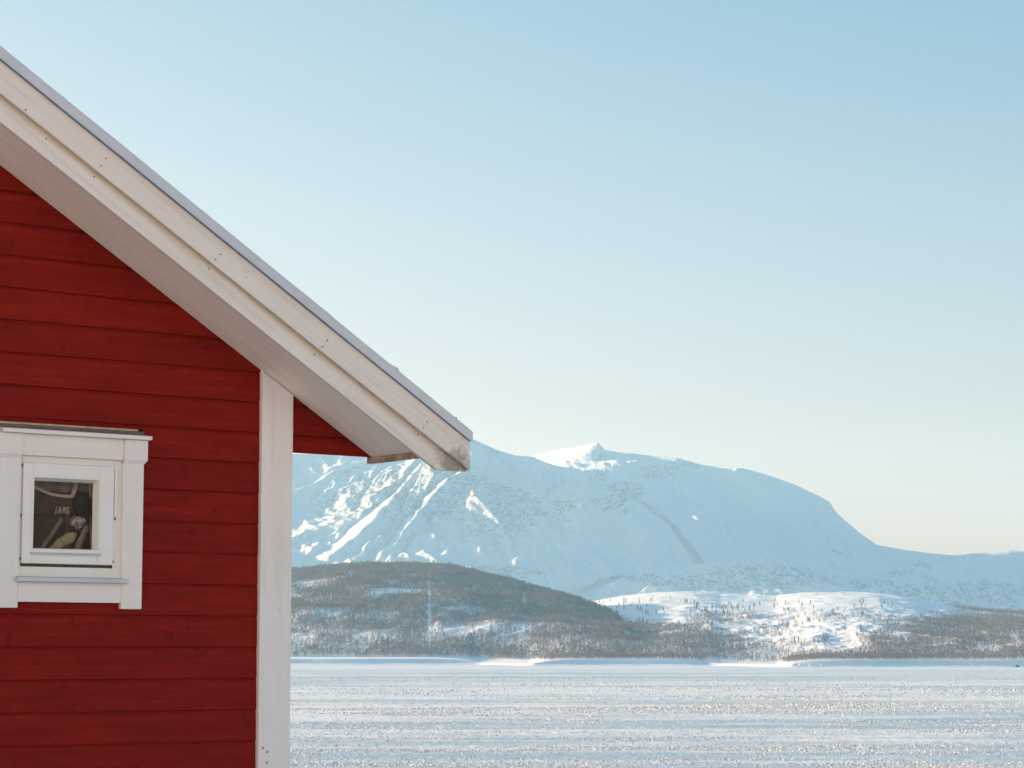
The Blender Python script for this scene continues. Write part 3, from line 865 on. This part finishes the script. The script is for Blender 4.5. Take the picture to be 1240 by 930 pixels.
lower = both('lower_bargeboard', [((1.205 - .798) / S, .798), (E_U - .003, .798), (E_U - .003, cl(1.325, E_U - .003)), (RU, cl(1.325, RU)), (RU, cl(1.205, RU))], .388, .411, M['barge'], .0025)
both('soffit', [(.590, cl(1.236, .590)), (.590, cl(1.262, .590)), (RU, cl(1.262, RU)), (RU, cl(1.236, RU))], .0045, .387, M['soffit'], 0)
# eave fascia: hangs a little below the soffit and runs the length of the house
for sgn in (0, 1):
    bm = bmesh.new()
    if not sgn: box(bm, .592, .617, -.035, .386, .849, .95)
    else: box(bm, -W - .617, -W - .592, -LEN - .38, .386, .849, .95)
    obj('eave_fascia', bm, M['fasc'], roof)
    bm = bmesh.new()
    if not sgn: box(bm, .165, .588, -.035, -.013, .880, .896)
    else: box(bm, -W - .588, -W - .003, -LEN, -.013, .880, .896)
    obj('eave_soffit', bm, M['soffit'], roof)
# roof deck and sheet; on the right the wide eave belongs to the gable overhang only
def slab(c0, c1, ue): return [(ue, cl(c0, ue)), (ue, cl(c1, ue)), (RU, cl(c1, RU)), (RU, cl(c0, RU))]
for nm, c0, c1, mt, e in (('roof_deck', 1.30, 1.440, M['soffit'], .612), ('roof_sheet', 1.446, 1.470, M['roofing'], .845)):
    bm = bmesh.new()
    prism(bm, slab(c0, c1, e), -.036, .37); prism(bm, slab(c0, c1, .03), -LEN - .37, -.037)
    obj(nm, bm, mt, roof)
    bm = bmesh.new(); prism(bm, mirror(slab(c0, c1, e)), -LEN - .37, .37); obj(nm, bm, mt, roof)
# sheet-metal verge flashing in two lengths that overlap
def flashing(ua, ub, n1, c0, c1, mat, wav, flip=False):
    bm = bmesh.new()
    N = max(2, int(abs(ub - ua) / .08))
    prof = [(n1 + .004, c0 - .004), (n1 + .001, c0 + .003), (n1, c1 - .006), (n1 - .005, c1), (n1 - .075, c1 + .002), (n1 - .075, c1 - .005), (n1 - .007, c1 - .008), (n1 - .0035, c1 - .012), (n1 - .003, c0 + .002)]
    rings = []
    for i in range(N + 1):
        u = ua + (ub - ua) * i / N
        dz = wav * (math.sin(u * 5.3) * .5 + math.sin(u * 13.1 + 1) * .3)
        rings.append([bm.verts.new(P((-W - u) if flip else u, n, cl(c, u) + (dz if 2 <= j <= 5 else dz * .4))) for j, (n, c) in enumerate(prof)])
    for a, b in zip(rings[:-1], rings[1:]):
        for j in range(len(prof)):
            k_ = (j + 1) % len(prof); bm.faces.new((a[j], b[j], b[k_], a[k_]))
    for rr in (rings[0], rings[-1]): bm.faces.new(rr)
    return bm
SEAM = .095
fl = obj('verge_flashing', flashing(SEAM - .02, .842, .444, 1.440, 1.490, M['zinc2'], .0016), M['zinc2'], roof)
fl2 = obj('verge_flashing', flashing(RU, SEAM, .4475, 1.439, 1.4905, M['zinc'], .0014), M['zinc'], roof)
obj('verge_flashing', flashing(RU, .842, .444, 1.440, 1.490, M['zinc'], .0014, True), M['zinc'], roof)
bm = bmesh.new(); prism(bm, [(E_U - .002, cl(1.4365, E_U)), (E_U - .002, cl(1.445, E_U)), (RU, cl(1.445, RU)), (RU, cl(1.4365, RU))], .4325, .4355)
obj('flashing_gap_shade', bm, M['gap_shade'], roof)  # blue-grey strip painting in the shadow gap under the flashing
# screws along the top edge of the flashing and a bent-up flap near the eave
for u in (-1.185, -.52, .075, .76): screw(u, .43, cl(1.495, u), True, fl2 if u < SEAM else fl)
bm = bmesh.new()
hexa(bm, [P(.385, .425, cl(1.489, .385)), P(.465, .425, cl(1.489, .465)), P(.465, .36, cl(1.489, .465)), P(.385, .36, cl(1.489, .385)),
          P(.39, .425, cl(1.494, .39)), P(.45, .425, cl(1.509, .45)), P(.45, .36, cl(1.509, .45)), P(.39, .36, cl(1.494, .39))])
obj('bent_flap', bm, M['zinc'], fl)
# nails in the barge boards, three to a rafter
NAILS = [(128.6, 191.8), (122.6, 201), (114, 214), (267, 308), (261, 314.3), (253, 325), (396.2, 412), (390.3, 420), (380.8, 429.5), (517.2, 511), (512.8, 518), (506.2, 526.2), (31, 133), (56, 168)]
for i, (px, py) in enumerate(NAILS):
    u, w = wall_uv(px, py, .432)
    on_up = w > cl(1.309, u)
    u, w = wall_uv(px, py, .433 if on_up else .412)
    screw(u, .433 if on_up else .412, w, False, upper if on_up else lower, .0036, 'nail')
# ridge cap
bm = bmesh.new()
prism(bm, [(RU - .16, cl(1.475, RU) - .16 * S), (RU, cl(1.475, RU)), (RU + .16, cl(1.475, RU) - .16 * S), (RU + .16, cl(1.485, RU) - .16 * S), (RU, cl(1.49, RU)), (RU - .16, cl(1.485, RU) - .16 * S)], -LEN - .40, .40)
obj('ridge_cap', bm, M['roofing'], roof)

# ------------------------------------------------------------------ window
def D_(u): return u - .010                     # trims stand proud of the wall they were measured on
def frame_window():
    # fixed frame: four members in the opening
    bm = bmesh.new()
    a0, a1, z0, z1 = -1.150, -.672, .300, .800
    box(bm, a0, -1.131, -.08, .012, z0, z1); box(bm, -.714, a1, -.08, .012, z0, z1)
    box(bm, -1.131, -.714, -.08, .0125, .7705, z1); box(bm, -1.131, -.714, -.08, .0125, z0, .343)
    return bm
bm = frame_window(); bevel(bm, .0025)
win = obj('window', bm, M['frame'], house)
def wbox(name, mat, boxes, bev=.0025, parent=win):
    bm = bmesh.new()
    for b_ in boxes: box(bm, *b_)
    if bev: bevel(bm, bev)
    return obj(name, bm, mat, parent)
# uprights: narrow shaft with a wider, chamfered head
def upright(u0, u1, ext):
    bm = bmesh.new()
    prism(bm, [(u0, .174), (u1, .174), (u1, .80), (u0, .80)], .005, .0275)
    bevel(bm, .003)
    o = obj('side_trim', bm, M['trimv'], win)
    bm = bmesh.new()
    e0, e1 = (0, ext) if ext > 0 else (ext, 0)
    # chamfer all round the foot of the head block
    lo = [P(u0 - .000, .0285, .786), P(u1 + .000, .0285, .786), P(u1, .005, .786), P(u0, .005, .786)]
    mi = [P(u0 + e0 * 0 + min(e0, 0), .040, .803), P(u1 + max(e1, 0), .040, .803), P(u1 + max(e1, 0), .005, .803), P(u0 + min(e0, 0), .005, .803)]
    hi = [Vector((p.x, p.y, .888 + EYE)) for p in mi]
    vl, vm, vh = ([bm.verts.new(p) for p in r_] for r_ in (lo, mi, hi))
    bm.faces.new(vl[::-1]); bm.faces.new(vh)
    for r0, r1 in ((vl, vm), (vm, vh)):
        for i in range(4): bm.faces.new((r0[i], r0[(i + 1) % 4], r1[(i + 1) % 4], r1[i]))
    bevel(bm, .0015)
    obj('trim_head', bm, M['trim'], win)
upright(-.677, -.580, .011)
upright(-1.240, -1.145, -.011)
wbox('head_trim', M['trim'], [(-1.1445, -.6775, .005, .030, .800, .8885)])
wbox('apron_trim', M['trim'], [(-1.1445, -.6775, .005, .0265, .199, .2815)])
# cap with a drip lip, dark flashing above it and a pale seal against the boards
bm = bmesh.new()
hexa(bm, [P(-1.242, .062, .889), P(-.560, .062, .889), P(-.560, .005, .8895), P(-1.242, .005, .8895), P(-1.242, .062, .9045), P(-.560, .062, .9045), P(-.560, .005, .914), P(-1.242, .005, .914)])
bevel(bm, .002); cap = obj('window_cap', bm, M['trim'], win)
wbox('flashing', M['darkmetal'], [(-1.245, -.578, .0045, .018, .9145, .9265)], .001, cap)
wbox('seal', M['ochre'], [(-1.245, -.607, .0045, .021, .927, .935)], .002, cap)
wbox('seal_end', M['dark'], [(-.6065, -.585, .0045, .021, .9268, .937)], .002, cap)
# sill
bm = bmesh.new()
hexa(bm, [P(-1.162, .058, .2815), P(-.657, .058, .2815), P(-.657, .013, .2815), P(-1.162, .013, .2815), P(-1.162, .058, .2985), P(-.657, .058, .2985), P(-.664, .013, .3045), P(-1.155, .013, .3045)])
bevel(bm, .0015); obj('window_sill', bm, M['sill'], win)
wbox('frame_liner', M['frame'], [(-.7145, -.6715, .013, .016, .3015, .345), (-1.146, -.7145, .013, .0165, .3015, .3435)], .001)
wbox('frame_gap', M['gap'], [(-1.1305, -.7145, -.06, .004, .3435, .3555), (-1.1325, -1.1305, -.06, .010, .3435, .7700), (-.7150, -.7135, -.06, .0115, .3435, .7700)], 0)
# opening sash
bm = bmesh.new()
so0, so1, sz0, sz1 = -1.130, -.7155, .3565, .7700
g0, g1, gz0, gz1 = -1.084, -.784, .418, .711
box(bm, so0, g0, -.05, .0215, sz0, sz1); box(bm, g1, so1, -.05, .0215, sz0, sz1)
box(bm, g0, g1, -.05, .0215, gz1, sz1); box(bm, g0, g1, -.05, .0215, sz0, gz0)
bevel(bm, .003); sash = obj('sash', bm, M['sash'], win)
# glazing beads, sloped towards the glass
def bead(pts): 
    bm = bmesh.new(); hexa(bm, pts); return bm
B0, B1 = .0215, -.012
bm = bmesh.new()
hexa(bm, [P(g1 - .002, B0 + .002, gz0), P(g1 + .008, B0 + .002, gz0), P(g1 + .004, B1, gz0), P(g1 - .014, B1, gz0), P(g1 - .002, B0 + .002, gz1), P(g1 + .008, B0 + .002, gz1), P(g1 + .004, B1, gz1), P(g1 - .014, B1, gz1)])
hexa(bm, [P(g0 - .008, B0 + .002, gz0), P(g0 + .002, B0 + .002, gz0), P(g0 + .008, B1, gz0), P(g0 - .004, B1, gz0), P(g0 - .008, B0 + .002, gz1), P(g0 + .002, B0 + .002, gz1), P(g0 + .008, B1, gz1), P(g0 - .004, B1, gz1)])
hexa(bm, [P(g0 - .008, B0 + .002, gz1 + .0), P(g1 + .008, B0 + .002, gz1 + .0), P(g1 + .004, B1, gz1 - .012), P(g0 - .004, B1, gz1 - .012), P(g0 - .008, B0 + .002, gz1 + .008), P(g1 + .008, B0 + .002, gz1 + .008), P(g1 + .004, B1, gz1 + .004), P(g0 - .004, B1, gz1 + .004)])
obj('glazing_bead', bm, M['frame'], sash)
bm = bmesh.new()
hexa(bm, [P(g0 - .010, B0 + .009, gz0 - .024), P(g1 + .012, B0 + .009, gz0 - .024), P(g1 + .004, B1, gz0 - .012), P(g0 - .004, B1, gz0 - .012),
          P(g0 - .010, B0 + .009, gz0 - .020), P(g1 + .012, B0 + .009, gz0 - .020), P(g1 + .004, B1, gz0 + .004), P(g0 - .004, B1, gz0 + .004)])
obj('drip_strip', bm, M['sill'], sash)
bm = bmesh.new(); box(bm, g0 - .003, g1 + .003, -.022, -.016, gz0 - .003, gz1 + .003)
obj('pane', bm, M['glass'], sash)
# slim hinge-side cover strip and small black catches
wbox('cover_strip', M['sash'], [(-.7125, -.7005, .0135, .022, .560, .762)], .002)
for (u, w) in ((-.7065, .552), (-.7115, .372), (-1.1335, .375), (-1.1335, .552), (-1.1335, .758)):
    wbox('catch', M['catch'], [(u - .0025, u + .0025, .0128, .020, w - .005, w + .005)], .001)

# ------------------------------------------------------------------ things seen inside, just behind the pane
HM = Matrix.Translation((U0[0], U0[1], 0)) @ Matrix.Rotation(TH, 4, 'Z')
def inside(name, bm, mat, label, cat, smooth_=True):
    bmesh.ops.transform(bm, matrix=HM, verts=bm.verts)
    return tag(obj(name, bm, mat, None, smooth_), label, cat)
def gpt(gx, gy, dep):
    dep = .012 + (dep - .09) * .45                           # gx, gy in 0..1 over the pane (from lower left), dep behind it
    px = 39.5 + gx * 75; py = 664 - gy * 82
    u, w = wall_uv(px, py, -.018 - dep)
    return u, -.018 - dep, w
def tube(pts, r, flat=1.0, seg=10):
    bm = bmesh.new(); rings = []
    for i, p in enumerate(pts):
        a = Vector(P(*pts[max(0, i - 1)])); b = Vector(P(*pts[min(len(pts) - 1, i + 1)]))
        t = (b - a).normalized(); s = t.cross(Vector((0, 1, 0))).normalized(); q = Vector((0, 1, 0))
        rr = r[i] if isinstance(r, (list, tuple)) else r
        rings.append([bm.verts.new(Vector(P(*p)) + s * rr * math.cos(k * 2 * math.pi / seg) + q * rr * flat * math.sin(k * 2 * math.pi / seg)) for k in range(seg)])
    for a, b in zip(rings[:-1], rings[1:]):
        for k in range(seg): bm.faces.new((a[k], a[(k + 1) % seg], b[(k + 1) % seg], b[k]))
    bm.faces.new(rings[0]); bm.faces.new(rings[-1][::-1])
    return bm
pink = mat_plain('faded_pink_cloth', (.66, .47, .44), .85, 30, .2)
tan = mat_plain('tan_cloth', (.52, .38, .23), .85, 14, .35)
brown = mat_plain('brown_board', (.11, .052, .036), .7, 18, .35)
stick = mat_plain('brown_stick', (.30, .18, .12), .7, 30, .3)
black = mat_plain('black_shell', (.018, .019, .024), .5, 20, .3)
olive = mat_plain('olive_grey_cloth', (.34, .28, .21), .85, 16, .35)
green = mat_plain('green_strap', (.07, .13, .07), .7, 30, .3)
bm = bmesh.new(); v_ = [P(*gpt(*q)) for q in ((-.35, -.4, .30), (1.5, -.4, .30), (1.5, 1.35, .30), (-.35, 1.35, .30))]
b_ = [p + Vector((0, .02, 0)) for p in v_]
hexa(bm, [v_[0], v_[1], b_[1], b_[0], v_[3], v_[2], b_[2], b_[3]])
inside('backboard', bm, M['room'], 'very dark board behind everything in the window of the red house', 'board', False)
# upper olive drape and brown panel
bm = tube([gpt(-.15 + .125 * i, .92 + .02 * math.sin(i * 2.1), .26) for i in range(11)], [.030 + .004 * math.sin(i * 1.7) for i in range(11)], .4)
inside('curtain', bm, olive, 'olive grey cloth hanging across the top behind the window pane', 'curtain')
bm = bmesh.new(); v_ = [P(*gpt(*q)) for q in ((-.05, .50, .20), (.70, .57, .20), (.71, .80, .20), (-.05, .86, .20))]; b_ = [p + Vector((0, .012, 0)) for p in v_]
hexa(bm, [v_[0], v_[1], b_[1], b_[0], v_[3], v_[2], b_[2], b_[3]]); 
inside('marked_board', bm, brown, 'dark brown board with short pale marks behind the window pane', 'board', False)
board = bpy.data.objects['marked_board']
# the pale strokes on it
bm = bmesh.new()
def stroke(a, b, w=.0025):
    p0 = P(*gpt(a[0], a[1], .197)); p1 = P(*gpt(b[0], b[1], .197)); t = (p1 - p0).normalized(); s = t.cross(Vector((0, 1, 0))) * w; q = Vector((0, .0012, 0))
    hexa(bm, [p0 - s - q, p1 - s - q, p1 - s + q, p0 - s + q, p0 + s - q, p1 + s - q, p1 + s + q, p0 + s + q])
for a, b in (((.365, .505), (.385, .575)), ((.385, .595), (.392, .615)), ((.415, .51), (.44, .615)), ((.44, .615), (.455, .52)), ((.43, .555), (.455, .555)), ((.48, .515), (.50, .61)), ((.505, .61), (.53, .515)), ((.49, .56), (.535, .60)),
             ((.555, .515), (.55, .605)), ((.55, .605), (.60, .60)), ((.555, .56), (.585, .56)), ((.585, .56), (.59, .52)), ((.59, .52), (.56, .51))): stroke(a, b)
obj('pale_marks', bm, mat_plain('pale_mark_paint', (.55, .50, .42), .8, 40, .2), None).matrix_world = HM
pm_ = bpy.data.objects['pale_marks']; pm_.parent = board; pm_.matrix_parent_inverse = Matrix.Identity(4)
# pink strap: curves across the top and turns up at its end
pp = [gpt(x_, y_, .17) for x_, y_ in ((-.02, .93), (.08, .885), (.18, .84), (.28, .805), (.38, .785), (.48, .772), (.58, .766), (.64, .772), (.665, .83), (.69, .90), (.715, 1.02))]
inside('strap', tube(pp, [.0055, .006, .0065, .0068, .0068, .0068, .0072, .010, .0105, .011, .011], .35), pink, 'faded pink strap curving across the top of the window and turning up', 'strap')
bm = bmesh.new(); bmesh.ops.create_icosphere(bm, subdivisions=4, radius=1)
c = P(*gpt(.79, .66, .20))
for v in bm.verts: v.co = Vector((v.co.x * .043 * (1 + .1 * v.co.z), v.co.y * .02, v.co.z * .052)) + c
inside('black_bag', bm, black, 'rounded black bag at the right behind the window pane', 'bag')
bm = bmesh.new(); bmesh.ops.create_icosphere(bm, subdivisions=4, radius=1)
c = P(*gpt(.72, .385, .15))
for v in bm.verts:
    k_ = 1 + .12 * math.sin(v.co.x * 7 + v.co.z * 5) + .08 * math.sin(v.co.z * 11)
    v.co = Vector((v.co.x * .037 * k_, v.co.y * .018, v.co.z * .028 * k_)) + c
inside('floral_cushion', bm, mat_floral(), 'pink floral patterned cushion behind the window pane', 'cushion')
inside('stick', tube([gpt(.10, -.05, .14), gpt(.28, .17, .14), gpt(.47, .44, .14)], [.0085, .0085, .0095], .5, 6), stick, 'brown wooden stick leaning diagonally behind the window pane', 'stick', False)
inside('post', tube([gpt(.56, -.1, .16), gpt(.555, .5, .16)], .010, .6, 6), brown, 'upright dark brown post behind the stick in the window', 'post', False)
bm = bmesh.new()
fold = [((.22, -.08), (.62, .24)), ((.40, -.1), (.72, .22)), ((.70, -.1), (.74, .12)), ((.82, -.1), (.92, .33)), ((.93, -.1), (.97, .48))]
bm2 = tube([gpt(.27, -.06, .15), gpt(.45, .08, .15), gpt(.62, .16, .15), gpt(.70, .22, .15)], [.016, .022, .024, .008], .45)
inside('tan_sack', bm2, tan, 'tan cloth sack slumped at the bottom of the window', 'sack'); bm.free()
inside('pink_rag', tube([gpt(.70, -.1, .135), gpt(.76, .10, .135), gpt(.86, .28, .135), gpt(.88, .34, .135)], [.016, .014, .012, .005], .4), mat_plain('dull_pink_rag', (.34, .22, .20), .85, 60, .4), 'dull pink rag hanging below the floral cushion in the window', 'rag')
inside('curtain', tube([gpt(1.0, -.1, .12), gpt(.965, .30, .12), gpt(.985, .6, .12), gpt(.93, 1.1, .12)], [.020, .013, .012, .016], .4), tan, 'tan curtain edge hanging down the right side of the window', 'curtain')
inside('strap', tube([gpt(.945, .30, .105), gpt(.955, .50, .105), gpt(.93, .66, .105), gpt(.94, .78, .105)], [.002, .0045, .004, .0025], .4, 6), green, 'thin green strap along the right curtain in the window', 'strap')

# ------------------------------------------------------------------ air
bm = bmesh.new(); bmesh.ops.create_cube(bm, size=1)
for v in bm.verts:
    v.co = Vector((v.co.x * 20000, (v.co.y * 14600) + 4400, 0)) + Vector((0, 0, (1000 if v.co.z > 0 else ICE_Z - 3)))
hz = obj('haze', bm, None)
hm = bpy.data.materials.new('haze'); hm.use_nodes = True
nt = hm.node_tree; nt.nodes.remove(nt.nodes['Principled BSDF'])
pv = nt.nodes.new('ShaderNodeVolumePrincipled'); pv.inputs['Density'].default_value = HAZE_DENSITY
pv.inputs['Color'].default_value = (*HAZE_COLOR, 1); pv.inputs['Anisotropy'].default_value = .1
nt.links.new(pv.outputs[0], nt.nodes['Material Output'].inputs['Volume'])
hz.data.materials.append(hm)
tag(hz, 'thin pale winter haze over the fjord', 'haze', kind='stuff')

# ------------------------------------------------------------------ sky, sun, camera
world = bpy.data.worlds.new('World'); scene.world = world; world.use_nodes = True
wt = world.node_tree; q = NB(wt)
bg = wt.nodes['Background']
sky = q.n('ShaderNodeTexSky', sky_type='NISHITA')
sky.sun_disc = False; sky.sun_elevation = R(SUN_ELEV); sky.sun_rotation = R(-SUN_LEFT)
sky.air_density = 1.0; sky.dust_density = 1.0; sky.ozone_density = 1.2; sky.altitude = 20
# the sky's tint by height above the horizon: pale and neutral low down, clear blue overhead
tc = q.n('ShaderNodeTexCoord'); sz = q.n('ShaderNodeSeparateXYZ'); q.l(tc.outputs['Generated'], sz.inputs[0])
tint = q.ramp(sz.outputs['Z'], SKY_TINT)
c = q.mix(1.0, sky.outputs[0], tint, 'MULTIPLY')
fx = q.math('MULTIPLY_ADD', sz.outputs['X'], 2.5, .5, clamp=True)
side = q.mix(fx, (1.05, .95, .92), (.83, .965, 1.05))
c = q.mix(q.ramp(sz.outputs['Z'], [(.06, 0), (.27, 1)]), c, q.mix(1.0, c, side, 'MULTIPLY'))
q.l(c, bg.inputs['Color']); bg.inputs['Strength'].default_value = SKY_STRENGTH

sl = bpy.data.lights.new('sun', 'SUN'); sl.energy = SUN_STRENGTH; sl.angle = R(.5); sl.color = SUN_COLOR
so = bpy.data.objects.new('sun', sl); COL.objects.link(so)
sd = Vector((-math.sin(R(SUN_LEFT)) * math.cos(R(SUN_ELEV)), math.cos(R(SUN_LEFT)) * math.cos(R(SUN_ELEV)), math.sin(R(SUN_ELEV))))
so.rotation_euler = sd.to_track_quat('Z', 'Y').to_euler(); so.location = (-30, 20, 40)

cam = bpy.data.cameras.new('camera'); cam.sensor_width = 36; cam.lens = FPX / 1240 * 36; cam.clip_start = .5; cam.clip_end = 40000
co = bpy.data.objects.new('camera', cam); COL.objects.link(co)
co.location = (0, 0, EYE); co.rotation_euler = (R(90) + PITCH, 0, 0)
scene.camera = co

vs = scene.view_settings
scene.display_settings.display_device = 'sRGB'
vs.view_transform = 'Standard'; vs.look = 'None'; vs.gamma = 1; vs.use_curve_mapping = False; vs.exposure = EXPOSURE
scene.render.film_transparent = False
cy = scene.cycles
cy.max_bounces = 8; cy.diffuse_bounces = 4; cy.glossy_bounces = 3; cy.transparent_max_bounces = 12; cy.volume_bounces = 1
cy.use_denoising = True
cy.sample_clamp_indirect = 8
